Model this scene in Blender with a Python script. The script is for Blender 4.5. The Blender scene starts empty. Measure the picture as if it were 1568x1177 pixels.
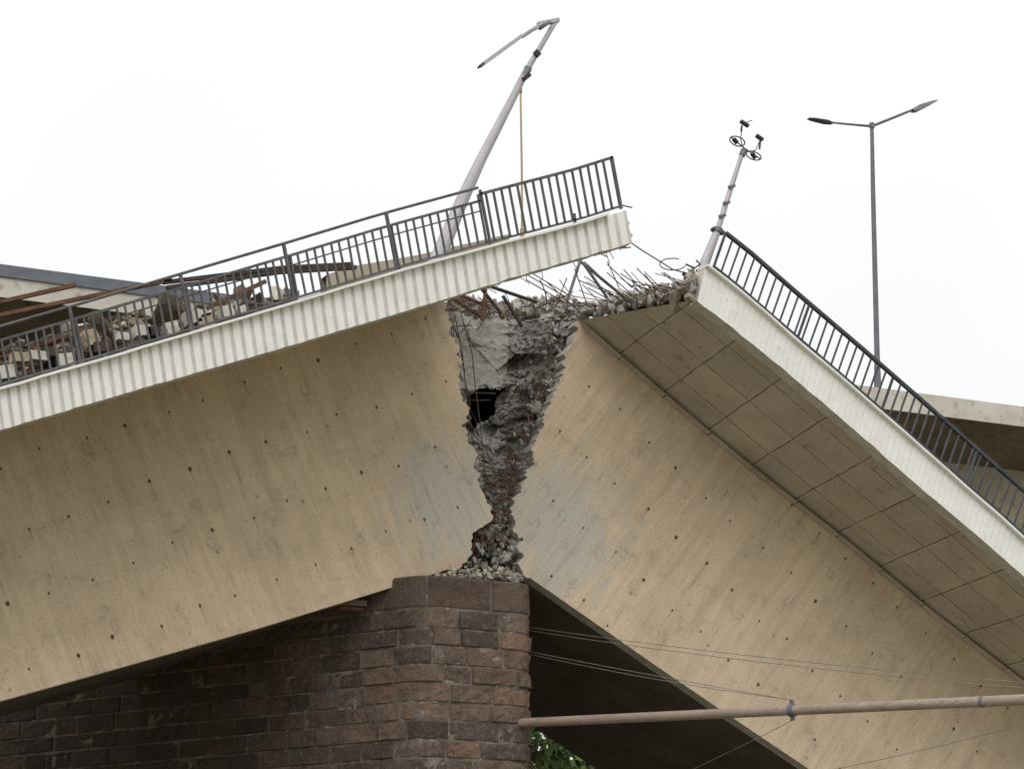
import bpy, math, random
from mathutils import Vector, Matrix, noise
random.seed(7)
R=random.uniform
# ------------------------------------------------------------------ camera
F_PX=3600.0; TH=math.radians(25); PH=math.radians(15.2)
Fv=Vector((math.sin(TH)*math.cos(PH),math.cos(TH)*math.cos(PH),math.sin(PH)))
Rv=Vector((math.cos(TH),-math.sin(TH),0)); Uv=Rv.cross(Fv)
C=Vector((-45*Fv.x,-45*Fv.y,2.0))
cam=bpy.data.cameras.new("camera"); camo=bpy.data.objects.new("camera",cam)
bpy.context.collection.objects.link(camo)
camo.location=C; camo.rotation_euler=(math.pi/2+PH,0,-TH)
cam.lens=36*F_PX/1568; cam.sensor_width=36; cam.clip_end=3000; cam.clip_start=0.5
bpy.context.scene.camera=camo
sc=bpy.context.scene
sc.view_settings.view_transform='Standard'; sc.view_settings.look='None'; sc.view_settings.exposure=0
# survey point: sight line from the survey station intersected with the vertical plane y=Y
def U(px,py,Y):
    d=Fv*F_PX+Rv*(px-784)-Uv*(py-588)
    return C+d*((Y-C.y)/d.y)
def ip(pl,x):
    if x<=pl[0][0]: a,b=pl[0],pl[1]
    elif x>=pl[-1][0]: a,b=pl[-2],pl[-1]
    else:
        for a,b in zip(pl,pl[1:]):
            if a[0]<=x<=b[0]: break
    return a[1]+(b[1]-a[1])*(x-a[0])/(b[0]-a[0])
# ------------------------------------------------------------------ node helpers
class M:
    def __init__(s,name,rough=0.85,metal=0.0):
        s.m=bpy.data.materials.new(name); s.m.use_nodes=True; s.nt=s.m.node_tree
        s.b=s.nt.nodes["Principled BSDF"]; s.b.inputs["Roughness"].default_value=rough
        s.b.inputs["Metallic"].default_value=metal
        s.b.inputs["Specular IOR Level"].default_value=0.2
    def put(s,sock,v):
        if isinstance(v,bpy.types.NodeSocket): s.nt.links.new(v,sock)
        else:
            if isinstance(v,tuple) and len(v)==3 and sock.type=='RGBA': v=(*v,1)
            sock.default_value=v
    def math(s,op,a,b=0.0,c=None,clamp=False):
        n=s.nt.nodes.new("ShaderNodeMath"); n.operation=op; n.use_clamp=clamp
        s.put(n.inputs[0],a); s.put(n.inputs[1],b)
        if c is not None: s.put(n.inputs[2],c)
        return n.outputs[0]
    def vm(s,op,a,b=(0,0,0),out=0):
        n=s.nt.nodes.new("ShaderNodeVectorMath"); n.operation=op
        s.put(n.inputs[0],a); s.put(n.inputs[1],b); return n.outputs[out]
    def uv(s): return s.nt.nodes.new("ShaderNodeTexCoord").outputs["UV"]
    def pos(s): return s.nt.nodes.new("ShaderNodeNewGeometry").outputs["Position"]
    def noise(s,v,scale,detail=4,rough=0.6):
        n=s.nt.nodes.new("ShaderNodeTexNoise"); s.put(n.inputs["Vector"],v)
        n.inputs["Scale"].default_value=scale; n.inputs["Detail"].default_value=min(detail,5)
        n.inputs["Roughness"].default_value=rough; return n.outputs["Fac"]
    def white(s,v):
        n=s.nt.nodes.new("ShaderNodeTexWhiteNoise"); n.noise_dimensions='3D'; s.put(n.inputs["Vector"],v); return n
    def vor(s,v,scale,feat='F1'):
        n=s.nt.nodes.new("ShaderNodeTexVoronoi"); n.feature=feat; s.put(n.inputs["Vector"],v)
        n.inputs["Scale"].default_value=scale; return n.outputs["Distance"]
    def rng(s,v,a,b,c=0.0,d=1.0):
        n=s.nt.nodes.new("ShaderNodeMapRange"); n.clamp=True
        for i,x in enumerate((v,a,b,c,d)): s.put(n.inputs[i],x)
        return n.outputs[0]
    def mix(s,f,a,b,mode='MIX'):
        n=s.nt.nodes.new("ShaderNodeMix"); n.data_type='RGBA'; n.blend_type=mode
        s.put(n.inputs[0],f); s.put(n.inputs[6],a); s.put(n.inputs[7],b); return n.outputs[2]
    def sep(s,v):
        n=s.nt.nodes.new("ShaderNodeSeparateXYZ"); s.put(n.inputs[0],v); return n.outputs
    def comb(s,x,y,z=0.0):
        n=s.nt.nodes.new("ShaderNodeCombineXYZ"); s.put(n.inputs[0],x); s.put(n.inputs[1],y); s.put(n.inputs[2],z); return n.outputs[0]
    def color(s,c): s.put(s.b.inputs["Base Color"],c)
    def bump(s,h,strength=0.5,dist=0.02):
        n=s.nt.nodes.new("ShaderNodeBump"); n.inputs["Strength"].default_value=strength; n.inputs["Distance"].default_value=dist
        s.put(n.inputs["Height"],h); s.nt.links.new(n.outputs[0],s.b.inputs["Normal"])
YW=3.8
def web_mat(name,c1,c2,centre,rad,off=(0,0,0)):
    m=M(name,0.9); uv=m.vm('ADD',m.uv(),off); x,y,_=m.sep(uv)
    n1=m.noise(uv,0.5,5,0.68); col=m.mix(m.rng(n1,0.36,0.64),c1,c2)
    # broad rain streaks and fine shutter-board grain across the girder axis
    st=m.noise(m.comb(m.math('MULTIPLY',x,4.5),m.math('MULTIPLY',y,0.25)),1.0,5,0.7)
    col=m.mix(m.rng(st,0.44,0.75,0,0.34),col,(0.25,0.21,0.16))
    col=m.mix(m.rng(st,0.32,0.45,0.15,0),col,(0.76,0.67,0.53))
    bd=m.white(m.comb(m.math('FLOOR',m.math('DIVIDE',x,0.17)),m.math('FLOOR',m.math('DIVIDE',y,3.1)))).outputs["Value"]
    col=m.mix(m.math('MULTIPLY',bd,0.07),col,(0.22,0.20,0.17))
    # grey dust / bare mortar near the fracture, ragged streaky outline
    d=m.vm('DISTANCE',m.pos(),tuple(centre),out=1)
    gn=m.noise(m.comb(m.math('MULTIPLY',x,3.4),m.math('MULTIPLY',y,0.9)),1.0,5,0.8)
    gm=m.rng(m.math('ADD',m.math('DIVIDE',d,rad),m.math('MULTIPLY',m.math('SUBTRACT',gn,0.5),3.4)),0.45,1.2,1,0)
    col=m.mix(m.math('MULTIPLY',gm,0.82),col,(0.50,0.485,0.435))
    gs=m.math('MULTIPLY',gm,m.rng(m.noise(m.comb(m.math('MULTIPLY',x,7.0),m.math('MULTIPLY',y,0.5)),1.0,4,0.7),0.5,0.62))
    col=m.mix(m.math('MULTIPLY',gs,0.45),col,(0.36,0.345,0.31))
    # scrape marks
    sc1=m.noise(m.comb(m.math('MULTIPLY',x,15.0),m.math('MULTIPLY',y,1.1)),1.0,3,0.6)
    sm=m.math('MULTIPLY',m.rng(sc1,0.58,0.68),m.rng(m.noise(uv,0.9,3),0.45,0.58))
    col=m.mix(m.math('MULTIPLY',sm,0.45),col,(0.20,0.17,0.13))
    bl=m.rng(m.noise(uv,1.7,5,0.84),0.55,0.69); col=m.mix(m.math('MULTIPLY',bl,0.52),col,(0.25,0.205,0.155))
    pn=m.noise(uv,21,4,0.75); pt=m.rng(pn,0.59,0.67); col=m.mix(m.math('MULTIPLY',pt,0.6),col,(0.18,0.145,0.11))
    col=m.mix(m.rng(pn,0.30,0.42,0.35,0),col,(0.78,0.71,0.59))
    # tie holes, irregular
    U1,V1=0.86,1.28
    cx=m.math('DIVIDE',x,U1); cy=m.math('DIVIDE',y,V1)
    fx=m.math('FLOOR',cx); fy=m.math('FLOOR',cy)
    wn=m.white(m.comb(fx,fy)); r1,r2,r3=m.sep(wn.outputs["Color"])
    lx=m.math('MULTIPLY',m.math('SUBTRACT',m.math('SUBTRACT',cx,fx),m.math('ADD',0.42,m.math('MULTIPLY',r1,0.16))),U1)
    ly=m.math('MULTIPLY',m.math('SUBTRACT',m.math('SUBTRACT',cy,fy),m.math('ADD',0.44,m.math('MULTIPLY',r2,0.12))),V1)
    dd=m.math('SQRT',m.math('ADD',m.math('MULTIPLY',lx,lx),m.math('MULTIPLY',m.math('MULTIPLY',ly,ly),0.6)))
    dd=m.math('ADD',dd,m.math('MULTIPLY',m.math('SUBTRACT',pn,0.5),0.035))
    rr=m.math('ADD',0.019,m.math('MULTIPLY',m.math('POWER',r3,3.0),0.018))
    hole=m.rng(m.math('SUBTRACT',dd,rr),-0.004,0.006,1,0)
    dr=m.math('MULTIPLY',m.rng(m.math('ABSOLUTE',lx),0.0,0.03,1,0),m.math('MULTIPLY',m.rng(ly,-0.45,-0.02,0,1),m.math('LESS_THAN',ly,0.0)))
    col=m.mix(m.math('MULTIPLY',m.math('MULTIPLY',dr,r1),0.5),col,(0.17,0.13,0.09))
    col=m.mix(m.math('MULTIPLY',hole,0.88),col,(0.04,0.032,0.025))
    # random small spalls, not on a grid
    v1=m.vor(m.vm('ADD',uv,(5.1,2.2,0)),1.2); sp=m.rng(m.math('ADD',v1,m.math('MULTIPLY',m.math('SUBTRACT',pn,0.5),0.2)),0.025,0.05,1,0)
    col=m.mix(m.math('MULTIPLY',sp,0.6),col,(0.14,0.11,0.08))
    m.color(col)
    h=m.math('ADD',m.math('MULTIPLY',pn,0.8),m.math('MULTIPLY',st,0.8))
    h=m.math('SUBTRACT',h,m.math('MULTIPLY',hole,1.5)); h=m.math('SUBTRACT',h,m.math('MULTIPLY',pt,0.4))
    m.bump(h,0.6,0.02); return m.m
def simple(name,c1,c2,scale=3.0,rough=0.85,metal=0.0,bs=0.4,bd=0.01,c3=None,stretch=(1,1,1),th=(0.38,0.65)):
    m=M(name,rough,metal); p=m.vm('MULTIPLY',m.pos(),stretch)
    col=m.mix(m.rng(m.noise(p,scale,5,0.65),*th),c1,c2)
    if c3: col=m.mix(m.rng(m.noise(p,scale*3.3,4,0.7),0.56,0.68),col,c3)
    m.color(col); m.bump(m.noise(p,scale*6,5,0.7),bs,bd); return m.m
mt_webL=web_mat("tan_concrete",(0.70,0.56,0.395),(0.575,0.455,0.315),U(690,760,YW),1.35)
mt_webR=web_mat("tan_concrete_b",(0.70,0.56,0.40),(0.58,0.46,0.325),U(852,810,YW),1.55,(3.3,0.5,0))
mt_fasc=simple("white_fascia",(0.80,0.79,0.76),(0.73,0.715,0.67),2.0,0.7,c3=(0.66,0.64,0.585))
mt_groove=simple("fascia_groove",(0.60,0.58,0.53),(0.48,0.46,0.41),3.0,0.9)
mt_gray=simple("fractured_concrete",(0.48,0.465,0.44),(0.28,0.265,0.245),1.9,0.95,bs=1.0,bd=0.05,c3=(0.20,0.17,0.14))
mt_grayL=simple("fresh_break_concrete",(0.58,0.56,0.525),(0.42,0.40,0.365),4,0.95,bs=0.9,bd=0.03,c3=(0.24,0.22,0.19))
mt_brown=simple("stained_concrete",(0.38,0.33,0.26),(0.22,0.175,0.125),2.5,0.95,bs=1.0,bd=0.03,c3=(0.20,0.12,0.075))
mt_tanr=simple("tan_rubble",(0.48,0.40,0.28),(0.33,0.26,0.18),2.5,0.95,bs=1.0,bd=0.03,c3=(0.22,0.17,0.12))
mt_rust=simple("rusty_steel",(0.165,0.085,0.052),(0.08,0.052,0.04),5,0.9,0.0,c3=(0.24,0.115,0.06))
mt_bar=simple("reinforcing_steel",(0.13,0.095,0.075),(0.07,0.058,0.048),5,0.8,0.1,c3=(0.20,0.115,0.07))
mt_dark=simple("blackened_steel",(0.045,0.04,0.037),(0.09,0.06,0.045),4,0.7,0.2)
mt_rail=simple("railing_paint",(0.085,0.085,0.09),(0.13,0.125,0.12),4,0.55,0.3,c3=(0.18,0.16,0.14))
mt_rail2=simple("railing_paint_blue",(0.045,0.05,0.06),(0.08,0.085,0.095),4,0.5,0.3)
mt_galv=simple("galvanised_steel",(0.46,0.44,0.445),(0.37,0.35,0.355),3,0.5,0.2,stretch=(1,1,0.2))
mt_galvd=simple("lamp_grey_paint",(0.17,0.18,0.20),(0.13,0.14,0.155),3,0.5,0.3)
mt_yel=simple("ochre_paint",(0.50,0.36,0.17),(0.42,0.30,0.15),3,0.6)
mt_pipe=simple("pipe_paint",(0.36,0.29,0.235),(0.28,0.22,0.175),2.5,0.55,0.1,c3=(0.22,0.16,0.12),stretch=(0.4,1,3))
mt_wire=simple("wire_steel",(0.28,0.27,0.25),(0.2,0.19,0.18),3,0.6,0.3)
mt_B=simple("weathered_concrete",(0.46,0.40,0.30),(0.36,0.30,0.22),0.8,0.9,c3=(0.27,0.22,0.16))
mt_Bd=simple("sooty_concrete",(0.24,0.20,0.15),(0.17,0.135,0.095),0.8,0.9,c3=(0.12,0.09,0.06))
mt_Bw=simple("pale_parapet_concrete",(0.60,0.57,0.50),(0.50,0.46,0.39),1.0,0.9,c3=(0.38,0.34,0.28))
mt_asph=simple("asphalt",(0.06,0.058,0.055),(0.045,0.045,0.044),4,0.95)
# soffit with shutter panels
def soffit(name,c1,c2,lu,lv):
    m=M(name,0.92); uv=m.uv(); x,y,_=m.sep(uv)
    gx=m.math('DIVIDE',x,lu); gy=m.math('DIVIDE',y,lv)
    w=m.white(m.comb(m.math('FLOOR',gx),m.math('FLOOR',gy))).outputs["Value"]
    col=m.mix(m.rng(m.noise(uv,0.9,5,0.65),0.35,0.65),c1,c2)
    col=m.mix(m.math('MULTIPLY',w,0.32),col,tuple(v*0.6 for v in c2))
    wob=m.math('MULTIPLY',m.math('SUBTRACT',m.noise(uv,1.5,2),0.5),0.05)
    ex=m.math('ABSOLUTE',m.math('SUBTRACT',m.math('FRACT',m.math('ADD',gx,wob)),0.5))
    ey=m.math('ABSOLUTE',m.math('SUBTRACT',m.math('FRACT',m.math('ADD',gy,wob)),0.5))
    ln=m.math('MAXIMUM',m.math('GREATER_THAN',ex,0.5-0.020/lu),m.math('GREATER_THAN',ey,0.5-0.016/lv))
    ln=m.math('MULTIPLY',ln,m.rng(m.noise(uv,2.5,3),0.3,0.6,0.45,1))
    lg=m.math('MAXIMUM',m.rng(ex,0.44,0.49),m.rng(ey,0.44,0.49)); col=m.mix(m.math('MULTIPLY',lg,0.22),col,tuple(min(1,v*1.35) for v in c1))
    st=m.rng(m.noise(uv,2.6,5,0.8),0.57,0.68)
    col=m.mix(m.math('MULTIPLY',st,0.6),col,(0.15,0.12,0.09))
    pt=m.rng(m.noise(uv,20,3,0.7),0.64,0.72); col=m.mix(m.math('MULTIPLY',pt,0.5),col,(0.08,0.065,0.05))
    col=m.mix(m.math('MULTIPLY',ln,0.8),col,(0.08,0.065,0.05))
    m.color(col); m.bump(m.math('SUBTRACT',m.noise(uv,12,5,0.7),m.math('MULTIPLY',ln,0.9)),0.7,0.03); return m.m
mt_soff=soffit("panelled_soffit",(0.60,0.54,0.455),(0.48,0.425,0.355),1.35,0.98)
mt_soffd=soffit("dark_soffit",(0.15,0.13,0.105),(0.09,0.075,0.06),1.3,1.5)  # darker panel tone for bottom slabs, rear webs and inner faces
# sandstone
m=M("sandstone_blocks",0.95)
at=m.nt.nodes.new("ShaderNodeAttribute"); at.attribute_name="blk"
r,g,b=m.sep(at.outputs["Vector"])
col=m.mix(r,(0.29,0.205,0.16),(0.13,0.098,0.083))
col=m.mix(m.rng(g,0.76,1.0,0,0.65),col,(0.36,0.215,0.135))
col=m.mix(m.rng(m.noise(m.pos(),1.5,5,0.75),0.44,0.64,0,0.55),col,(0.072,0.057,0.05))
col=m.mix(m.rng(m.noise(m.pos(),11,5,0.8),0.52,0.66,0,0.6),col,(0.38,0.29,0.225))
col=m.mix(m.rng(m.noise(m.pos(),7,5,0.8),0.34,0.46,0.55,0),col,(0.05,0.04,0.036))
col=m.mix(m.math('MULTIPLY',b,0.8),col,(0.04,0.034,0.032))  # third channel: painted flank shade plus random dark blocks
m.color(col); m.bump(m.math('ADD',m.noise(m.pos(),7,5,0.8),m.math('MULTIPLY',m.noise(m.pos(),40,3,0.7),0.3)),1.0,0.10)
mt_stone=m.m
mt_mort=simple("mortar",(0.20,0.17,0.14),(0.08,0.065,0.055),2,0.95,c3=(0.32,0.28,0.235))
# ------------------------------------------------------------------ mesh builder
class B:
    def __init__(s): s.v=[]; s.f=[]; s.mi=[]; s.mats=[]; s.cols=None
    def mat(s,m):
        if m not in s.mats: s.mats.append(m)
        return s.mats.index(m)
    def add(s,vs,fs,m):
        o=len(s.v); k=s.mat(m); s.v+= [Vector(v) for v in vs]
        for f in fs: s.f.append(tuple(i+o for i in f)); s.mi.append(k)
    def box(s,p0,p1,w,h,m,up=Vector((0,1,0))):
        p0=Vector(p0);p1=Vector(p1); d=(p1-p0).normalized()
        if abs(d.dot(up))>0.98: up=Vector((0,0,1))
        a=d.cross(up).normalized(); b=d.cross(a).normalized()
        vs=[]
        for p in (p0,p1):
            for x,y in ((-1,-1),(1,-1),(1,1),(-1,1)): vs.append(p+a*x*w/2+b*y*h/2)
        s.add(vs,[(3,2,1,0),(4,5,6,7),(0,1,5,4),(1,2,6,5),(2,3,7,6),(3,0,4,7)],m)
    def tube(s,pts,r,m,n=6):
        pts=[Vector(p) for p in pts]; rs=r if isinstance(r,(list,tuple)) else [r]*len(pts)
        vs=[];fs=[]
        for i,p in enumerate(pts):
            d=(pts[min(i+1,len(pts)-1)]-pts[max(i-1,0)]).normalized()
            up=Vector((0,1,0)) if abs(d.y)<0.9 else Vector((0,0,1))
            a=d.cross(up).normalized(); b=d.cross(a)
            for k in range(n):
                t=2*math.pi*k/n; vs.append(p+a*rs[i]*math.cos(t)+b*rs[i]*math.sin(t))
        for i in range(len(pts)-1):
            for k in range(n): fs.append((i*n+k,i*n+(k+1)%n,(i+1)*n+(k+1)%n,(i+1)*n+k))
        fs.append(tuple(range(n))[::-1]); fs.append(tuple((len(pts)-1)*n+k for k in range(n)))
        s.add(vs,fs,m)
    def strip(s,A,Bp,m):
        n=len(A); s.add(A+Bp,[(i,i+1,n+i+1,n+i) for i in range(n-1)],m)
    def obj(s,name,parent=None,uvf=None,smooth=False,thick=None):
        me=bpy.data.meshes.new(name); me.from_pydata([tuple(v) for v in s.v],[],s.f)
        for x in s.mats: me.materials.append(x)
        me.polygons.foreach_set("material_index",s.mi)
        if smooth: me.polygons.foreach_set("use_smooth",[True]*len(me.polygons))
        if uvf:
            l=me.uv_layers.new(name="UVMap")
            for lp in me.loops: l.data[lp.index].uv=uvf(me.vertices[lp.vertex_index].co)
        me.update(); ob=bpy.data.objects.new(name,me); bpy.context.collection.objects.link(ob)
        if parent: ob.parent=parent
        return ob
def empty(name):
    e=bpy.data.objects.new(name,None); bpy.context.collection.objects.link(e); return e
import bmesh
HULLS=[]
for k in range(24):
    bm=bmesh.new()
    if k%3==0:
        for i in range(8):
            for q in range(2):
                v=Vector(((i&1)*2-1,((i>>1)&1)*2-1,((i>>2)&1)*2-1)); bm.verts.new(Vector((v.x*R(.3,1),v.y*R(.3,1),v.z*R(.2,.9))))
    else:
        for i in range(random.choice([7,9,12,16])):
            v=Vector((random.gauss(0,1),random.gauss(0,1),random.gauss(0,1))).normalized()*R(0.55,1.05); bm.verts.new(v)
    bmesh.ops.convex_hull(bm,input=bm.verts)
    bmesh.ops.delete(bm,geom=[g for g in bm.verts if not g.link_faces],context='VERTS')
    bm.verts.index_update()
    HULLS.append(([v.co.copy() for v in bm.verts],[tuple(v.index for v in f.verts) for f in bm.faces])); bm.free()
from mathutils import Euler
def chunk(b,p,s,m,sq=(1,1,1),rot=None):
    vs,fs=random.choice(HULLS); ro=(Euler((R(0,6),R(0,6),R(0,6))) if rot is None else Euler((R(-.4,.4),rot+R(-.5,.5),R(0,6)))).to_matrix()
    s*=0.55+0.75*random.random()**2
    sc3=Vector((sq[0]*R(.6,1.6),sq[1]*R(.6,1.2),sq[2]*R(.35,1.0)))*s
    b.add([Vector(p)+ro@Vector((v.x*sc3.x,v.y*sc3.y,v.z*sc3.z)) for v in vs],fs,m)
def rebar(b,p,d,L,bend,r,m,n=6):
    p=Vector(p); d=Vector(d).normalized(); pts=[p.copy()]; c=Vector((R(-1,1),R(-1,1),R(-1,.4)))*bend
    for i in range(n): d=(d+c/n).normalized(); p=p+d*L/n; pts.append(p.copy())
    b.tube(pts,r,m,5)
def frange(a,b,n): return [a+(b-a)*i/(n-1) for i in range(n)]
# ------------------------------------------------------------------ polylines
LT=[(-900,858),(0,597),(150,554),(285,514),(455,464),(600,420),(755,378),(890,343),(957,322)]
LB=[(-900,925),(0,658),(200,599),(440,530),(680,458),(800,420),(966,372)]
RT=[(1083,410),(1130,447),(1200,508),(1300,593),(1400,680),(1500,768),(1568,828),(2300,1480)]
RB=[(1070,462),(1120,500),(1200,565),(1300,650),(1400,738),(1500,822),(1568,882),(2300,1530)]
WTR=[(885,490),(940,538),(1000,590),(1100,675),(1170,731),(1300,832),(1430,940),(1568,1045),(2300,1600)]
BL=[(-900,1290),(-400,1178),(0,1072),(200,1017),(400,960),(600,898),(640,886)]
BR=[(812,884),(900,945),(1000,1015),(1100,1083),(1240,1177),(2300,1890)]
XL=[(455,683),(500,690),(560,700),(600,709),(650,713),(700,729),(745,736),(780,748),(800,741),(820,728),(845,718),(868,712)]
XR=[(470,886),(490,884),(540,868),(590,850),(640,832),(680,817),(710,807),(745,794),(790,785),(830,794),(865,798),(884,812)]
AL=math.radians(24.5); AR=math.radians(-37.5)
def uvrot(a):
    ca,sa=math.cos(a),math.sin(a)
    return lambda c:(c.x*ca+c.z*sa,-c.x*sa+c.z*ca)
# ------------------------------------------------------------------ webs
def web(name,outline,mat,a,parent,thick=0.35):
    pts=[U(x,y,YW) for x,y in outline]; n=len(pts)
    me=B(); me.add(pts,[tuple(range(n))],mat)
    back=[p+Vector((0,thick,0)) for p in pts]
    me.add(back,[tuple(range(n))[::-1]],mat)
    me.add(pts+back,[(i,(i+1)%n,n+(i+1)%n,n+i) for i in range(n)],mt_grayL)
    return me.obj(name,parent,uvrot(a))
def jag(pl,seed):
    out=[];y=pl[0][0]
    while y<pl[-1][0]:
        o=10*noise.noise(Vector((y*.03,seed,0)))+9*noise.noise(Vector((y*.10,seed,3)))+4*noise.noise(Vector((y*.3,seed,9)))+R(-1,1)
        out.append((ip(pl,y)+o,y)); y+=R(1.5,4.5)
    return out
secL=empty("collapsed_bridge_span"); secR=empty("collapsed_bridge_span.001")
eL=jag(XL,1.3); eR=jag([p for p in XR if p[0]>=490],7.7)
outL=[(x,ip(LB,x)-14) for x in (-900,-400,0,300,600,683)]+eL+[(700,872),(685,871),(672,875),(655,881),(640,887)]+[(x+R(-2,2),y) for x,y in reversed(BL[:-1])]
web("web_wall",outL,mt_webL,AL,secL)
outR=[(x,y) for x,y in WTR][::-1]+eR+BR
web("web_wall",outR,mt_webR,AR,secR)
def lin(pl,xs,Y,dy=0): return [U(x,ip(pl,x)+dy,Y) for x in xs]
b=B()
xs=frange(-900,640,24); A=lin(BL,xs,YW,-1)
xt=frange(-900,683,24); T=lin(LB,xt,YW,-14)
sh=Vector((0,6,0))
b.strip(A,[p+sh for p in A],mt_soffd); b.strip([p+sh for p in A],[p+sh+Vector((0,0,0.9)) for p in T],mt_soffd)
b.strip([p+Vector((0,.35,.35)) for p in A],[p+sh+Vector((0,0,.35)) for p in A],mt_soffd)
b.obj("bottom_slab",secL,lambda c:(c.x/math.cos(AL),c.y))
b=B(); sh=Vector((0,7.6,0))
xs=frange(812,2300,24); A=lin(BR,xs,YW,-1); T=lin(WTR,frange(885,2300,24),YW,0)
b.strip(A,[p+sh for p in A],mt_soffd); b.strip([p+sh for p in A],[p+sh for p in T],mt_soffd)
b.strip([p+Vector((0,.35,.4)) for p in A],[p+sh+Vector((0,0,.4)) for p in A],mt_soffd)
b.obj("bottom_slab",secR,lambda c:(c.x/math.cos(AR),c.y))
# deck slabs
b=B()
xs=frange(-900,684,30)
f0=lin(LB,xs,0.30,-3); w0=lin(LB,xs,YW,-14); b.strip(f0,w0,mt_soff)
t0=lin(LT,xs,0.30,2); t1=[U(x,ip(LT,x)-6,8.5) for x in xs]; b.strip(t0,t1,mt_asph)
t2=[p+Vector((0,0.0,-0.5)) for p in t1]; b.strip(t1,t2,mt_B); b.strip(t2,w0,mt_soffd)
b.obj("deck_slab",secL,lambda c:(c.x/math.cos(AL),c.y))
b=B()
xs=frange(680,955,20)
f0=lin(LB,[x+8 for x in xs],0.3,-2); t0=lin(LT,xs,0.3,3)
f1=[p+Vector((0,0.55+0.15*noise.noise(p*3),0.03)) for p in f0]; t1=[p+Vector((0,0.6+0.2*noise.noise(p*3),-0.03)) for p in t0]
b.strip(f0,f1,mt_brown); b.strip(f1,t1,mt_brown); b.strip(t1,t0,mt_Bw); b.add([f0[-1],f1[-1],t1[-1],t0[-1]],[(0,1,2,3)],mt_Bw)
b.obj("kerb_strip",secL)
b=B()
s=[i/39 for i in range(40)]
K=[]
for t in s:
    row=[]
    pw=U(885+(2300-885)*t,ip(WTR,885+(2300-885)*t),YW); xb=1069+(2420-1069)*t; pb=U(xb,ip(RB,xb)-4,0.3)
    for j in range(7): row.append(pw.lerp(pb,j/6))
    K.append(row)
for i in range(39):
    for j in range(6): b.add([K[i][j],K[i+1][j],K[i+1][j+1],K[i][j+1]],[(0,1,2,3)],mt_soff)
b.strip([r[0]+Vector((0,9,.45)) for r in K],[r[6]+Vector((0,0,.45)) for r in K],mt_asph)
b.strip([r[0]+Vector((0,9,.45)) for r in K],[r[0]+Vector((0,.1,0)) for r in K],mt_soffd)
b.obj("deck_slab",secR,lambda c:(c.x/math.cos(AR),c.y))
b=B(); xs=frange(890,2300,30)
b.strip(lin(WTR,xs,YW-0.02,6),lin(WTR,xs,YW-0.22,-4),mt_soff); b.obj("haunch",secR,lambda c:(c.x/math.cos(AR),c.y))
# ------------------------------------------------------------------ fascias
def fascia(name,top,bot,x0,x1,step,lean,depth,parent,frac=0.5):
    b=B(); x=x0; P=[]
    while x<x1:
        for q,dep in ((0,0),(frac,0),(frac+0.08,1),(0.92,1)): P.append((x+step*q,dep))
        x+=step
    A=[];Bq=[]
    for px,dep in P:
        Y=depth*dep
        A.append(U(px,ip(top,px)+1.2*noise.noise(Vector((px*.02,0,0))),Y)); pb=px+lean; Bq.append(U(pb,ip(bot,pb)+1.6*noise.noise(Vector((px*.05,3,0))),Y))
    n=len(A)
    for i in range(n-1):
        dep=P[i][1]+P[i+1][1]
        b.add([A[i],A[i+1],Bq[i+1],Bq[i]],[(0,1,2,3)],mt_groove if dep>=2 else mt_fasc)
    ba=[Vector((p.x,0.32,p.z)) for p in A]; bb=[Vector((p.x,0.32,p.z)) for p in Bq]
    b.strip(A,ba,mt_fasc); b.strip(Bq,bb,mt_groove); b.strip(ba,bb,mt_Bw)
    for i in (0,-1): b.add([A[i],ba[i],bb[i],Bq[i]],[(0,1,2,3)],mt_Bw)
    cp=[p+Vector((0,-0.05,0.0)) for p in A[::8]]
    for p,q in zip(cp,cp[1:]): b.box(p+Vector((0,0.12,0.02)),q+Vector((0,0.12,0.02)),0.045,0.36,mt_fasc,up=Vector((0,1,0)))
    return b.obj(name,parent)
fascia("edge_beam",LT,LB,-900,946,15.5,9,0.022,secL,0.56)
fascia("edge_beam",RT,RB,1080,2290,8,-12,0.007,secR,0.8)
b=B()
for i in range(14): chunk(b,U(R(953,962),R(330,366),R(0.05,0.4)),R(.05,.10),mt_Bw)
for i in range(70): chunk(b,U(R(1054,1076),R(414,462),R(0.05,0.9)),R(.06,.16),random.choice([mt_gray,mt_grayL,mt_brown]))
for i in range(50):
    x=R(700,960); chunk(b,U(x,ip(LB,x)-R(2,8),R(.35,.8)),R(.04,.10),mt_brown)
b.obj("broken_edges",secL)
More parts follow.
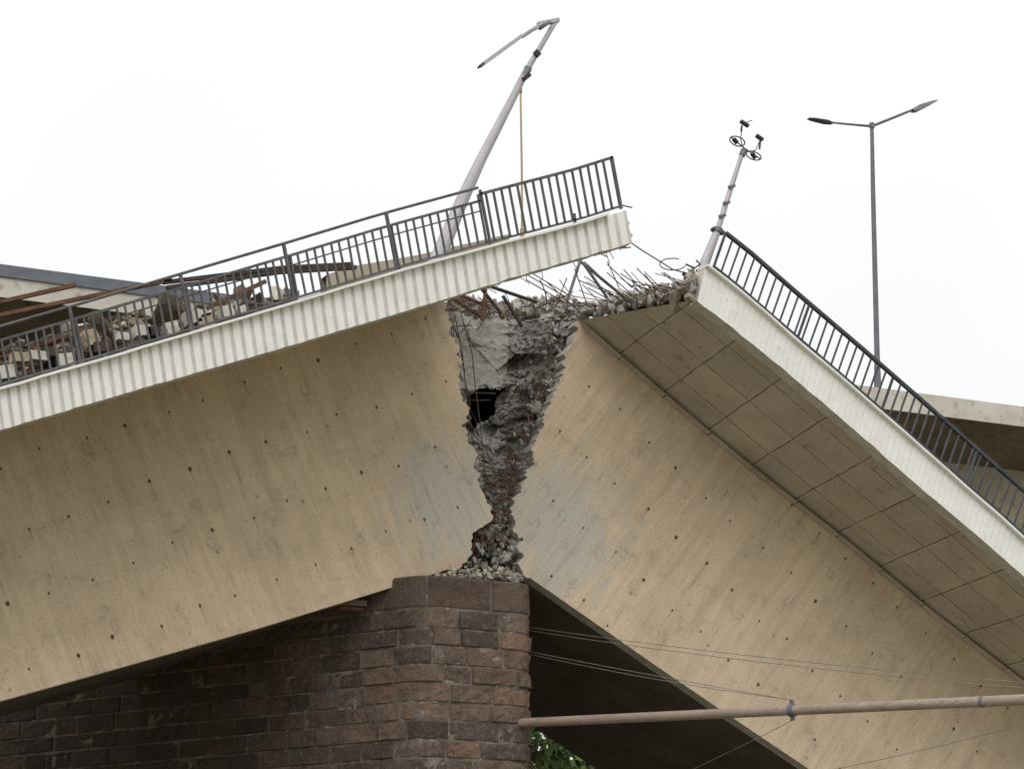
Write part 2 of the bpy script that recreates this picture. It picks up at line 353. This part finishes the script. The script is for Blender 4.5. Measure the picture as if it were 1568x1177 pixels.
# ------------------------------------------------------------------ railings
def railing_left():
    b=B(); Y=0.16
    bx=-880
    base=lambda x:(x,ip(LT,x)-9)
    W=lambda x,dx,dy:U(base(x)[0]+dx,base(x)[1]+dy,Y)
    xs=frange(-880,748,40)
    for p,q in zip(xs,xs[1:]):
        b.tube([W(p,-16,-84),W(q,-16,-84)],0.028,mt_rail,8)
        b.box(W(p,-12,-64),W(q,-12,-64),0.045,0.05,mt_rail)
        b.box(W(p,0,0),W(q,0,0),0.04,0.05,mt_rail)
    xs2=frange(748,951,12)
    for p,q in zip(xs2,xs2[1:]):
        b.box(W(p,-14,-74),W(q,-14,-74),0.05,0.06,mt_rail); b.box(W(p,0,0),W(q,0,0),0.04,0.05,mt_rail)
    for i in range(20):
        p=-150+i*45; q=p+45; b.box(W(p,-10,-50)+Vector((0,.08,0)),W(q,-10,-50)+Vector((0,.08,0)),0.022,0.03,mt_rail)
    while bx<946:
        j=R(-1.2,1.2)
        if bx<742: b.box(W(bx,0,0),W(bx+j,-12,-64),0.034,0.04,mt_rail)
        else: b.box(W(bx,0,0),W(bx+j*.4,-14,-74),0.034,0.05,mt_rail)
        bx+=12.6 if bx<742 else 12.0
    for x in (-880,-720,-550,-385,-215,-48,122,292,450,607):
        b.box(W(x,2,8),W(x,-16,-84),0.055,0.06,mt_rail); b.box(W(x+4,2,8),W(x+4,-10,-66)+Vector((0,.06,0)),0.025,0.04,mt_rail)
    b.box(W(750,2,8),W(750,-15,-80),0.04,0.06,mt_rail)
    b.box(W(950,1,4),W(950,-14,-76),0.06,0.06,mt_rail); b.box(W(880,1,8),W(880,-1,-10),0.05,0.05,mt_rail)
    b.tube([W(950,0,-2),W(962,6,6)],0.015,mt_rail,5)
    return b.obj("bridge_railing")
def railing_right():
    b=B(); Y=0.16; base=lambda x:(x,ip(RT,x)-7)
    W=lambda x,dx,dy:U(base(x)[0]+dx,base(x)[1]+dy,Y)
    xs=frange(1092,2250,60)
    for p,q in zip(xs,xs[1:]):
        b.box(W(p,19,-54),W(q,19,-54),0.07,0.08,mt_rail2); b.box(W(p,1,-3),W(q,1,-3),0.035,0.05,mt_rail2)
    x=1092
    while x<2250: b.box(W(x,0,0),W(x,19+R(-.5,.5),-54),0.028,0.045,mt_rail2); x+=11.2
    for x in frange(1092,2250,10): b.box(W(x,-2,6),W(x,19,-54),0.04,0.06,mt_rail2)
    return b.obj("bridge_railing")
railing_left(); railing_right()
# ------------------------------------------------------------------ fractured core
b=B(); NR,NC=190,110
HP=[(714,606),(733,592),(750,595),(776,590),(764,603),(757,614),(757,632),(742,643),(730,648),(722,664),(714,650)]
def inhole(px,py):
    c=False;n=len(HP);j=n-1
    for i in range(n):
        if (HP[i][1]>py)!=(HP[j][1]>py) and px<(HP[j][0]-HP[i][0])*(py-HP[i][1])/(HP[j][1]-HP[i][1])+HP[i][0]: c=not c
        j=i
    return c
G=[];PX=[]
for i in range(NR+1):
    y=462+(886-462)*i/NR; xl=ip(XL,y)-14; xr=ip(XR,y)+14; row=[];rp=[]
    for j in range(NC+1):
        s_=j/NC; px=xl+(xr-xl)*s_
        wdt=(xr-xl)/190
        prof=min(1,s_/0.05)*min(1,max(0,(1-s_)/0.60))
        Y=YW+0.38+1.5*wdt*prof
        p0=U(px,y,Y)
        fl=min(1,max(0,(788-max(0,(y-560))*.3-px)/22))*min(1,max(0,(600-y)/12))   # remains of the smooth inner wall
        q=Vector((p0.x*1.5+p0.z*.8,p0.z*1.9-p0.x*.5,4.0)); dd,pp=noise.voronoi(q); k1=pp[0]
        n1=noise.noise(k1*3.7)*0.30+(q-k1).dot(noise.noise_vector(k1*2.3))*0.60
        q=Vector((p0.x*4.2-p0.z,p0.z*5.0+p0.x,1.0)); dd,pp=noise.voronoi(q); k2=pp[0]
        n2=noise.noise(k2*3.1)*0.13+(q-k2).dot(noise.noise_vector(k2*1.7))*0.16
        q=p0*11; dd,pp=noise.voronoi(q); n4=noise.noise(pp[0]*2.3)*.06
        n3=noise.fractal(p0*6,1.0,2.0,4)*0.07
        sm=1-.87*fl
        edge=min(1,min(s_,1-s_)/0.06+.2)
        Y+=(n1*min(1,wdt*1.2)*edge+n2+n4)*sm+n3*(.4+.6*sm)
        row.append(U(px,y,max(Y,YW+0.12))); rp.append((px,y,fl>.5))
    G.append(row);PX.append(rp)
vs=[p for r_ in G for p in r_]; fs=[];fs2=[]
for i in range(NR):
    for j in range(NC):
        px,py,fl=PX[i][j]
        if inhole(px+2.5*noise.noise(Vector((px*.1,py*.1,0))),py+5*noise.noise(Vector((px*.12,py*.12,5)))): continue
        (fs2 if fl else fs).append((i*(NC+1)+j,i*(NC+1)+j+1,(i+1)*(NC+1)+j+1,(i+1)*(NC+1)+j))
b.add(vs,fs,mt_gray); b.add(vs,fs2,mt_grayL)
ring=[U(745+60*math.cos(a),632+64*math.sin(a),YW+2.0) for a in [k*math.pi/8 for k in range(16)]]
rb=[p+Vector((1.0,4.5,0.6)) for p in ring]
b.add(ring+rb,[(i,(i+1)%16,16+(i+1)%16,16+i) for i in range(16)]+[tuple(range(16,32))],mt_dark)  # added closed pocket, coloured near black to stand in for shade in the cavity
b.obj("fractured_core",secL)
b=B()
RIM=[(684,458),(740,470),(800,468),(850,464),(890,472)]
for i in range(320):
    y=R(500,870); sd=random.random()
    xl,xr=ip(XL,y),ip(XR,y)
    if sd<0.55: px=xr-2-abs(random.gauss(0,1))*16; Y=YW+R(.2,.7)
    elif sd<0.66: px=xl+R(1,6); Y=YW+R(.25,.5)
    else:
        px=R(xl,xr); Y=YW+R(.5,1.4)
        if px<785 and y<680: continue
    chunk(b,U(px,y,Y),R(.03,.10),random.choice([mt_gray,mt_grayL,mt_gray,mt_brown]))
for i in range(560): # debris heap on the pier head
    px=R(668,800); py=886-abs(random.gauss(0,1))*7*(1.25 if 690<px<785 else .55)
    chunk(b,U(px,py,R(3.4,4.6)),R(.02,.10),random.choice([mt_grayL,mt_gray,mt_Bw,mt_tanr,mt_brown]))
for i in range(240): # neck rubble
    y=R(770,882); chunk(b,U(R(ip(XL,y)+3,ip(XR,y)-3),y,YW+R(.1,.5)),R(.03,.12),random.choice([mt_grayL,mt_gray,mt_gray,mt_brown]))
for i in range(380): # fractured deck rim above the cavity
    px=R(688,884); py=ip(RIM,px)+R(-9,12)
    chunk(b,U(px,py,YW+R(.1,2.5)),R(.04,.15),random.choice([mt_gray,mt_gray,mt_brown,mt_grayL]))
for i in range(460): # fractured slab edge right
    t=R(0,1); px=885+(1066-885)*t; lo=490+(462-490)*t; hi=470+(428-470)*t
    chunk(b,U(px,hi+(lo-hi)*R(-.05,.8),YW+(0.2-YW)*t+R(.1,.6)),R(.05,.14),random.choice([mt_gray,mt_brown,mt_gray,mt_grayL,mt_grayL]))
b.obj("concrete_rubble",secL)
# rebar
b=B()
def pl(pts,Y,r,m): b.tube([U(x,y,Y if not isinstance(Y,list) else Y[i]) for i,(x,y) in enumerate(pts)],r,m,5)
for i in range(46):
    px=R(690,890); py=ip(RIM,px)+R(-6,14)
    rebar(b,U(px,py,YW+R(-.2,1.2)),(R(-1,1),R(-.6,.2),R(-.5,.5)),R(.3,.9),R(.2,1.0),R(.008,.013),random.choice([mt_rust,mt_bar]))
for i in range(34): # separate long bars fanning up and left out of the slab edge
    t=(i+R(0,.8))/34; px=885+(1060-885)*t; py=472+(434-472)*t+R(-3,8)
    rebar(b,U(px,py,YW+(0.2-YW)*t),(-1+R(-.1,.2),R(-.15,.15),R(-.05,.95)),R(.25,1.0),R(.02,.5),R(.008,.012),random.choice([mt_rust,mt_bar,mt_bar]))
for i in range(95):
    y=R(500,870) if i<50 else R(690,800); xr=ip(XR,y)
    rebar(b,U(xr-R(8,30),y,YW+R(0.1,.4)),(R(-1,.2),-.2,R(-.8,.6)),R(.12,.5),R(.2,1.6),R(.009,.014),random.choice([mt_rust,mt_rust,mt_bar]))
for i in range(26):
    y=R(480,860); rebar(b,U(ip(XL,y)+R(2,8),y,YW+R(0.1,.4)),(R(-.1,.6),-.2,R(-1,.2)),R(.2,.7),R(.2,.9),R(.008,.012),random.choice([mt_rust,mt_bar]))
for x0,k in ((688,0),(696,4),(706,9)):
    pl([(x0,480),(x0+8+k,540),(x0+14+k,600),(x0+22+k,660),(x0+28+k,720),(x0+36,780),(x0+30,840)],YW+.15,.012,mt_bar)
for i in range(15):
    for j in range(4):
        px=812+j*13+R(-2,2)-i*3; py=492+i*13+R(-2,2)
        if px<ip(XR,py)-4: b.tube([U(px,py,YW+.9),U(px-3,py+1,YW+.35)],.022,random.choice([mt_bar,mt_dark,mt_rust]),6)
for i in range(16):
    y=712+i*7.5; xl,xr=ip(XL,y),ip(XR,y); pl([(xl+3,y),((xl+xr)/2,y+R(2,9)),(xr-4,y+R(-5,6))],YW+.06,.013,random.choice([mt_rust,mt_bar]))
for p in ([(888,399),(975,470)],[(888,400),(868,462)],[(893,402),(930,455)]): pl(p,2.4,.034,mt_galvd)
for p in ([(805,419),(880,462)],[(812,416),(872,452)],[(895,400),(960,462)],[(885,428),(948,455)],[(900,440),(940,462)],[(868,425),(850,470)],
          [(880,410),(900,470)],[(955,412),(985,446)],[(975,410),(1010,445)],[(930,404),(968,440)],[(838,432),(880,470)],[(948,440),(930,400)],[(1000,452),(950,418)]): pl(p,2.2,.012,mt_rust)
for p in ([(735,438),(768,480)],[(745,436),(822,462)],[(744,440),(738,490)],[(700,450),(748,468)],[(770,452),(800,500)],[(690,455),(740,485)]): pl(p,YW-.2,.04,random.choice([mt_dark,mt_rust]))
pl([(966,371),(985,384),(1008,398),(1030,412),(1052,418)],[.4]*5,.014,mt_dark)
pl([(1030+20*math.cos(a),404+9*math.sin(a)) for a in frange(0.3,5.2,14)],.5,.012,mt_dark)
pl([(1050,404),(1064,410),(1072,404),(1066,398)],.5,.02,mt_dark); pl([(1046,418),(1058,424),(1062,436)],.4,.05,mt_dark)
pl([(930,382),(966,378)],.4,.014,mt_rust); pl([(806,418),(806,428),(870,466)],.9,.012,mt_rust)
for i in range(14):
    x=R(700,960); rebar(b,U(x,ip(LB,x)-4,R(.4,.8)),(R(-.5,1),R(-.1,.3),-R(.1,.7)),R(.1,.4),R(.3,1.2),.008,mt_bar)
b.obj("reinforcement_bars",secL)
# ------------------------------------------------------------------ debris on left deck (one object)
b=B()
for i in range(430): # flat broken slabs and lumps
    px=R(-500,440); base=ip(LT,px); h=ip([(-500,58),(0,72),(200,58),(330,40),(440,14)],px)
    m_=random.choice([mt_brown,mt_gray,mt_B,mt_dark,mt_dark,mt_Bw,mt_tanr,mt_Bd,mt_Bd,mt_Bd,mt_rust,mt_brown])
    if i%3: chunk(b,U(px,base-R(0,1)*h,R(5,8.3)),R(.14,.36),m_,(1.6,1,.32),-AL)
    else: chunk(b,U(px,base-R(0,1)*h,R(5,8.3)),R(.07,.2),m_)
for i in range(60):
    px=R(-400,500); base=ip(LT,px); h=ip([(-500,50),(0,66),(200,55),(330,38),(520,10)],px)
    p=U(px,base-R(.1,.9)*h,R(4.6,8)); a=AL+R(-.22,.12)
    b.box(p,p+Vector((math.cos(a),R(-.2,.2),math.sin(a)))*R(.5,1.9),R(.03,.09),R(.04,.12),random.choice([mt_rust,mt_rust,mt_dark,mt_brown,mt_Bd]))
for i in range(18):
    px=-60+i*26+R(-8,8); base=ip(LT,px); h=ip([(-500,50),(0,60),(200,45),(330,32),(440,14)],px)
    p=U(px,base-h*R(.25,.8),4.8); b.box(p,p+Vector((R(.18,.4),0,R(-.02,.15))),R(.14,.28),.3,random.choice([mt_tanr,mt_Bw,mt_Bw,mt_dark]))
for p in ([(-300,560),(0,482),(262,428)],[(-300,540),(0,462),(115,436)],[(250,432),(430,410),(540,404)],[(255,440),(430,416),(545,409)]):
    pts=[U(x,y,7.6) for x,y in p]
    for q,r_ in zip(pts,pts[1:]): b.box(q,r_,.08,.12,mt_rust if p[0][0]<0 else mt_dark)
b.obj("deck_debris")
b=B()
xs=frange(500,780,14)
tp=[U(x,ip([(500,420),(540,407),(640,390),(760,362),(790,356)],x),8.4) for x in xs]; bt=[U(x,ip(LT,x)+8,8.4) for x in xs]
b.strip(tp,bt,mt_B); bk=[p+Vector((0,.4,0)) for p in tp]; b.strip(tp,bk,mt_Bw); b.strip(bk,[p+Vector((0,.4,0)) for p in bt],mt_B)
b.obj("rear_kerb",secL)
# ------------------------------------------------------------------ pier
YF=3.15; RC=0.42; FLAT=0.82; RL=0.75
PCX=U(801,890,YF+0.6).x-FLAT-RC; ZT=U(740,885,YF).z
LA=math.radians(60)
def path(s):
    sg=1 if s>=0 else -1; a=abs(s); rad=RL if s>=0 else RC; turn=LA if s>=0 else math.pi/2
    if a<=FLAT: return Vector((PCX-sg*a,YF,0)),Vector((0,-1,0))
    a-=FLAT
    t=min(a/rad,turn); n=Vector((-sg*math.sin(t),-math.cos(t),0))
    c=Vector((PCX-sg*FLAT,YF+rad,0)); p=c+n*rad
    if a>rad*turn:
        tg=Vector((-sg*math.cos(t),math.sin(t),0)); p=p+tg*(a-rad*turn)
    return p,n
vs=[];fs=[];cols=[]
z=ZT; ci=0
UG=[0,.03,.09,.22,.38,.54,.70,.84,.92,.975,1]; VG=[0,.08,.24,.5,.76,.92,1]
while z>-0.3:
    hgt=0.68 if ci==0 else (0.385 if ci%2 else 0.35)
    s=-12+R(0,.6)
    while s<32:
        L=R(1.0,1.4) if ci==0 else R(.6,1.2)
        if z<4.5 : L=R(1.0,1.4)
        o=len(vs); flank_shade=min(.8,max(0,(s-1.4)/3.0)*.5) if s>0 else 0  # painted shade: block colour darkens along the left flank under the deck
        c=(random.random(),random.random(),max(flank_shade,R(.15,.4) if ci==0 else (0.55 if random.random()<.14 else R(0,.2))))
        pil=R(-.005,.045) if ci else .01; tl=R(-.03,.03); tv=R(-.02,.02)
        for v in VG:
            for u in UG:
                g_=0.011; ss=s+g_+(L-2*g_)*u; zz=z-g_-(hgt-2*g_)*v
                p,n=path(ss); edge=(u in(0,1)) or (v in(0,1))
                q=Vector((ss*6,zz*7,ci*3.1))
                dep=-0.03+.006*noise.noise(q*3) if edge else pil+tl*(u-.5)+tv*(v-.5)+(0.035*noise.noise(q)+.02*noise.noise(q*2.7))*(.35 if ci==0 else 1)
                P=p+n*dep; vs.append((P.x,P.y,zz+(0.004*noise.noise(q*2) if edge else 0))); cols.append(c)
        nx=len(UG)
        for j in range(len(VG)-1):
            for i in range(nx-1):
                a=o+j*nx+i; fs.append((a,a+nx,a+nx+1,a+1))
        s+=L
    z-=hgt; ci+=1
pier=empty("stone_pier")
me=bpy.data.meshes.new("blocks"); me.from_pydata(vs,[],fs); me.materials.append(mt_stone)
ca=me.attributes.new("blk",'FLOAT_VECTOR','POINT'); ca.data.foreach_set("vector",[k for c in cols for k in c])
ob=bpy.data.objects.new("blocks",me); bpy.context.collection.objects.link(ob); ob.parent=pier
b=B(); ss=frange(-12,32,240); pts=[path(s_)[0]-path(s_)[1]*0.012 for s_ in ss]
b.strip([Vector((p.x,p.y,ZT-.02)) for p in pts],[Vector((p.x,p.y,-.3)) for p in pts],mt_mort)
b.add([Vector((p.x,p.y,ZT-.02)) for p in pts],[tuple(range(len(pts)))],mt_mort); b.obj("core",pier)
b=B(); p=U(530,925,YW+.6)
b.box(p+Vector((-.3,0,0)),p+Vector((.35,0,.02)),.12,.5,mt_Bd); b.box(p+Vector((-.2,0,-.1)),p+Vector((.3,0,-.1)),.06,.4,mt_rust); b.obj("bearing",pier)
# ------------------------------------------------------------------ intact parallel bridge
def parallel_bridge(Y0):
    par=empty("road_bridge"); zt=U(1400,600,14).z; b=B()
    X=frange(-90,170,80)
    def prof(x):
        d=abs(((x-PCX+60)%120)-60); k=d/60; zb=ZT+0.1+(2.6)*(1-(1-min(1,k))**2); return min(zb,zt-1.9)
    segs=[]
    for x in X:
        zb=prof(x); Zs=[(0,zt),(0,zt-.60),(.35,zt-.64),(2.9,zt-1.1),(3.0,zb),(8.5,zb),(8.6,zt-1),(11.2,zt-.6),(11.4,zt)]
        segs.append([Vector((x,Y0+a,z_)) for a,z_ in Zs])
    mats=[mt_Bw,mt_Bd,mt_Bd,mt_B,mt_Bd,mt_Bd,mt_Bd,mt_Bw]
    for k in range(8): b.strip([s_[k] for s_ in segs],[s_[k+1] for s_ in segs],mats[k])
    b.strip([s_[0] for s_ in segs],[s_[8] for s_ in segs],mt_asph); b.obj("girder",par)
    b=B(); b.box((-90,Y0+.15,zt+.05),(PCX+3,Y0+.15,zt+.05),.3,.40,mt_galvd); b.obj("coping",par)
    return zt
ZB=parallel_bridge(14.0); parallel_bridge(26.5)
# ------------------------------------------------------------------ lamps
def P(l,Y): return [U(x,y,Y) for x,y in l]
b=B(); Y=6.2; k=1/73/2
b.tube(P([(655,430),(680,372),(709,303),(736,245),(780,160),(806,108)],Y),[26*k,25*k,22*k,18*k,14*k,12*k],mt_galv,12)
b.tube(P([(806,108),(824,78),(838,54),(852,31)],Y),[11*k,9*k,9*k,8*k],mt_galv,10)
b.tube(P([(802,118),(809,104)],Y),14*k,mt_galvd,8); b.box(U(801,122,Y-.1),U(811,114,Y-.1),.1,.1,mt_dark)
b.box(U(855,31,Y),U(824,37,Y),.09,.14,mt_galv); b.box(U(842,34,Y-.08),U(826,44,Y-.08),.07,.08,mt_galvd)
b.box(U(832,34,Y-.02),U(792,60,Y-.1),.06,.12,mt_galv); b.box(U(796,57,Y-.1),U(738,99,Y-.2),.075,.24,mt_galv); b.box(U(742,96,Y-.2),U(734,102,Y-.2),.05,.2,mt_galvd)
b.tube(P([(834,40),(818,46),(800,58)],Y-.15),.012,mt_dark,5); b.box(U(820,84,Y-.1),U(825,79,Y-.1),.16,.06,mt_dark)
b.obj("bent_street_lamp")
b=B(); b.tube(P([(799.5,372),(799,260),(797,137)],11.5),[.035,.03,.026],mt_yel,8); b.tube(P([(797,142),(797,134)],11.5),.045,mt_galvd,8)
b.tube(P([(799.5,366),(799.5,350)],11.5),.06,mt_yel,8); b.obj("catenary_pole")
b=B(); Y=16.; k=1/58/2
b.tube(P([(1344,598),(1343,545),(1337,300),(1335,192)],Y),[13*k,9.5*k,8*k,6.5*k],mt_galvd,12)
b.tube(P([(1335.5,196),(1334.5,188)],Y),9*k,mt_galvd,10)
b.tube(P([(1335,193),(1300,190),(1270,187)],Y),[5*k,4*k,3.5*k],mt_galvd,8); b.tube(P([(1335,193),(1370,179),(1402,166)],Y),[5*k,5*k,4*k],mt_galvd,8)
def head(p,q,w,t):
    p,q=U(*p,Y),U(*q,Y); d=(q-p); n=Vector((0,1,0)); up=d.normalized().cross(n)
    vs=[]
    for f,ww,tt in ((0,.5,.6),(.25,1,1),(.8,.9,.55),(1,.55,.25)):
        c=p+d*f
        for a,e in ((-1,-.6),(1,-.6),(.7,.6),(-.7,.6)): vs.append(c+n*a*w*ww/2+up*e*t*tt)
    fs=[(0,1,2,3),(15,14,13,12)]
    for i in range(3):
        for j in range(4): fs.append((i*4+j,(i+1)*4+j,(i+1)*4+(j+1)%4,i*4+(j+1)%4))
    b.add(vs,fs,mt_galvd)
head((1274,189),(1237,181.5),.30,.05); head((1397,169),(1433,154.5),.4,.13)
b.obj("street_lamp")
b=B(); Y=.7; k=1/76/2
b.tube(P([(1074,425),(1080,400),(1098,354)],Y),[17*k,16*k,12*k],mt_galv,12); b.tube(P([(1098,356),(1100,350)],Y),17*k,mt_galvd,12); b.box(U(1090,350,Y),U(1108,357,Y),.06,.12,mt_dark)
b.tube(P([(1099,352),(1112,310),(1136,236)],Y),[9*k,9*k,7*k],mt_galv,10); b.tube(P([(1136,238),(1139,230)],Y),11*k,mt_galvd,8)
for y_ in (310,330,285): 
    x_=1099+(352-y_)*.32; b.box(U(x_-5,y_+1,Y-.06),U(x_+5,y_-1,Y-.06),.05,.05,mt_galvd)
def ringp(cx,cy,rx,ry,rot,r): b.tube([U(cx+rx*math.cos(a)*math.cos(rot)-ry*math.sin(a)*math.sin(rot),cy+rx*math.cos(a)*math.sin(rot)+ry*math.sin(a)*math.cos(rot),Y+.12*math.sin(a)) for a in frange(0,2*math.pi,20)],r,mt_dark,5)
ringp(1129,216,12,7,.35,.014); ringp(1154,238,12,6,.35,.014)
b.tube(P([(1119,209),(1139,226),(1164,243)],Y),.016,mt_dark,6)
b.tube(P([(1139,230),(1134,212),(1136,196)],Y),.013,mt_galvd,6); b.tube(P([(1142,232),(1157,230),(1164,214)],Y),.013,mt_galvd,6)
for p,q in (((1134,185),(1146,193)),((1158,207),(1168,214)),((1151,234),(1157,242)),((1123,212),(1129,219))): b.box(U(*p,Y),U(*q,Y),.06,.08,mt_dark)
b.tube(P([(1136,192),(1135,201)],Y),.022,mt_dark,8); b.tube(P([(1164,216),(1163,228)],Y),.022,mt_dark,8); b.tube(P([(1140,188),(1152,184)],Y),.010,mt_dark,5)
b.obj("sensor_mast")
# ------------------------------------------------------------------ boom + wires
b=B(); p0=U(790,1106,3.3); p1=U(1568,1070,-7); d=p1-p0
rr=.092
b.tube([p0,p0+d*1.25],rr,mt_pipe,20)
b.tube([p0-d.normalized()*.25,p0+d.normalized()*.07],.13,mt_galv,16); b.box(p0+Vector((-.06,.05,-.14)),p0+Vector((-.06,.05,.16)),.2,.2,mt_galvd)
for a in range(6): 
    q=p0+d.normalized()*.09+Vector((0,math.cos(a)*.12,math.sin(a)*.12)); b.tube([q,q+d.normalized()*.04],.02,mt_dark,6)
pcx=p0+d*0.585
b.tube([pcx-d.normalized()*.05,pcx+d.normalized()*.05],rr+.025,mt_galvd,16); b.box(pcx+Vector((0,0,-.18)),pcx+Vector((0,0,.19)),.06,.06,mt_galvd)
b.tube([p0+d*.93-d.normalized()*.03,p0+d*.93+d.normalized()*.03],rr+.012,mt_galvd,16)
b.obj("mast_boom")
b=B(); w=.0065
def wire(p,q,sag=.05):
    pts=[p.lerp(q,t)+Vector((0,0,-4*sag*t*(1-t))) for t in frange(0,1,10)]; b.tube(pts,w,mt_wire,4)
top=pcx+Vector((0,0,.19)); bot=pcx+Vector((0,0,-.18))
wire(U(808,964,4.0),U(1720,1064,-8),.12); wire(U(808,959,4.0),U(1720,1056,-8),.1)
wire(U(808,1000,4.0),top,.06); wire(U(808,996,4.0),top,.02)
wire(bot,U(1010,1200,3.2),.02); wire(U(1240,1185,-2),U(1600,1100,-7),.03)
b.obj("guy_wires")
# ------------------------------------------------------------------ ground, river, trees
def sheet(name,x0,x1,y0,y1,z,m):
    b=B(); b.add([(x0,y0,z),(x1,y0,z),(x1,y1,z),(x0,y1,z)],[(0,1,2,3)],m); return b.obj(name)
mt_gr=simple("grass_ground",(0.20,0.19,0.12),(0.24,0.21,0.15),.4,1,bs=.8,bd=.05,c3=(0.10,0.12,0.05))
mt_wa=simple("river_water",(0.07,0.075,0.06),(0.05,0.055,0.045),.3,.12,bs=.3,bd=.05)
sheet("ground",-1500,1500,-1500,1500,0,mt_gr); sheet("river",-90,-28,-1200,1200,.004,mt_wa)
m=M("foliage",.8); at=m.nt.nodes.new("ShaderNodeAttribute"); at.attribute_name="lf"
m.color(m.mix(at.outputs["Fac"],(0.04,0.065,0.02),(0.13,0.16,0.05))); mt_leaf=m.m
mt_bark=simple("bark",(0.09,0.07,0.05),(0.05,0.04,0.03),3)
vs=[];fs=[];cl=[]; tb=B()
for t in range(22):
    x=(10+t*5.5 if t<11 else 14+(t-11)*6)+R(-1.5,1.5); y=(62 if t<11 else 72)+R(-3,4); H=R(18,21)
    tb.tube([(x,y,0),(x+.2,y,H*.4),(x,y,H*.75)],[.45,.3,.12],mt_bark,8)
    for k in range(6):
        a=R(0,6.3); tb.tube([(x,y,H*R(.3,.6)),(x+math.cos(a)*2.4,y+math.sin(a)*2.4,H*R(.65,.85))],[.14,.05],mt_bark,5)
    for c in range(50):
        v=Vector((R(-1,1),R(-1,1),R(-1,1)))
        if v.length>1: v.normalize()
        cc=Vector((x+v.x*4,y+v.y*4,H*.60+v.z*H*.40)); rad=R(.7,1.4); tone=R(0,1)
        for l in range(40):
            p=cc+Vector((random.gauss(0,.5),random.gauss(0,.5),random.gauss(0,.45)))*rad
            ro=Euler((R(0,6),R(0,6),R(0,6))).to_matrix(); s_=R(.14,.26); o=len(vs)
            for a,e in ((-1,-.6),(1,-.6),(1,.6),(-1,.6)): vs.append(tuple(p+ro@Vector((a*s_,e*s_,0)))); cl.append(min(1,max(0,tone*.7+R(0,.3))))
            fs.append((o,o+1,o+2,o+3))
me=bpy.data.meshes.new("tree_crowns"); me.from_pydata(vs,[],fs); me.materials.append(mt_leaf)
ca=me.attributes.new("lf",'FLOAT','POINT'); ca.data.foreach_set("value",cl)
ob=bpy.data.objects.new("tree_crowns",me); bpy.context.collection.objects.link(ob)
tr=empty("distant_trees"); ob.parent=tr; tb.obj("trunks",tr)
# ------------------------------------------------------------------ sky + sun (overcast)
w=bpy.data.worlds.new("World"); sc.world=w; w.use_nodes=True; nt=w.node_tree
bg=nt.nodes["Background"]; bg.inputs[1].default_value=0.1
EL,AZ=math.radians(48),math.radians(215)
sky=nt.nodes.new("ShaderNodeTexSky"); sky.sky_type='NISHITA'; sky.sun_disc=False; sky.sun_elevation=EL; sky.sun_rotation=AZ
tc=nt.nodes.new("ShaderNodeTexCoord"); sp=nt.nodes.new("ShaderNodeSeparateXYZ"); nt.links.new(tc.outputs["Generated"],sp.inputs[0])
mr=nt.nodes.new("ShaderNodeMapRange"); nt.links.new(sp.outputs[2],mr.inputs[0])
for i,v in ((1,0.0),(2,1.0),(3,9.6),(4,16.0)): mr.inputs[i].default_value=v
nz=nt.nodes.new("ShaderNodeTexNoise"); nz.inputs["Scale"].default_value=3.5; nz.inputs["Detail"].default_value=3; nt.links.new(tc.outputs["Generated"],nz.inputs["Vector"])
m2=nt.nodes.new("ShaderNodeMapRange"); nt.links.new(nz.outputs["Fac"],m2.inputs[0])
for i,v in ((1,.3),(2,.7),(3,0.84),(4,0.91)): m2.inputs[i].default_value=v
mu=nt.nodes.new("ShaderNodeMath"); mu.operation='MULTIPLY'; nt.links.new(mr.outputs[0],mu.inputs[0]); nt.links.new(m2.outputs[0],mu.inputs[1])
cc=nt.nodes.new("ShaderNodeVectorMath"); cc.operation='SCALE'; cc.inputs[0].default_value=(.995,1,1.005); nt.links.new(mu.outputs[0],cc.inputs[3])
mx=nt.nodes.new("ShaderNodeMix"); mx.data_type='RGBA'; mx.inputs[0].default_value=.97; nt.links.new(sky.outputs[0],mx.inputs[6]); nt.links.new(cc.outputs[0],mx.inputs[7])
nt.links.new(mx.outputs[2],bg.inputs[0])
sl=bpy.data.lights.new("sun",'SUN'); sl.energy=1.35; sl.angle=math.radians(45); sl.color=(1,.98,.955)
so=bpy.data.objects.new("sun",sl); bpy.context.collection.objects.link(so)
dirv=Vector((math.sin(AZ)*math.cos(EL),math.cos(AZ)*math.cos(EL),math.sin(EL)))
so.rotation_euler=dirv.to_track_quat('Z','Y').to_euler(); so.location=(0,-20,60)
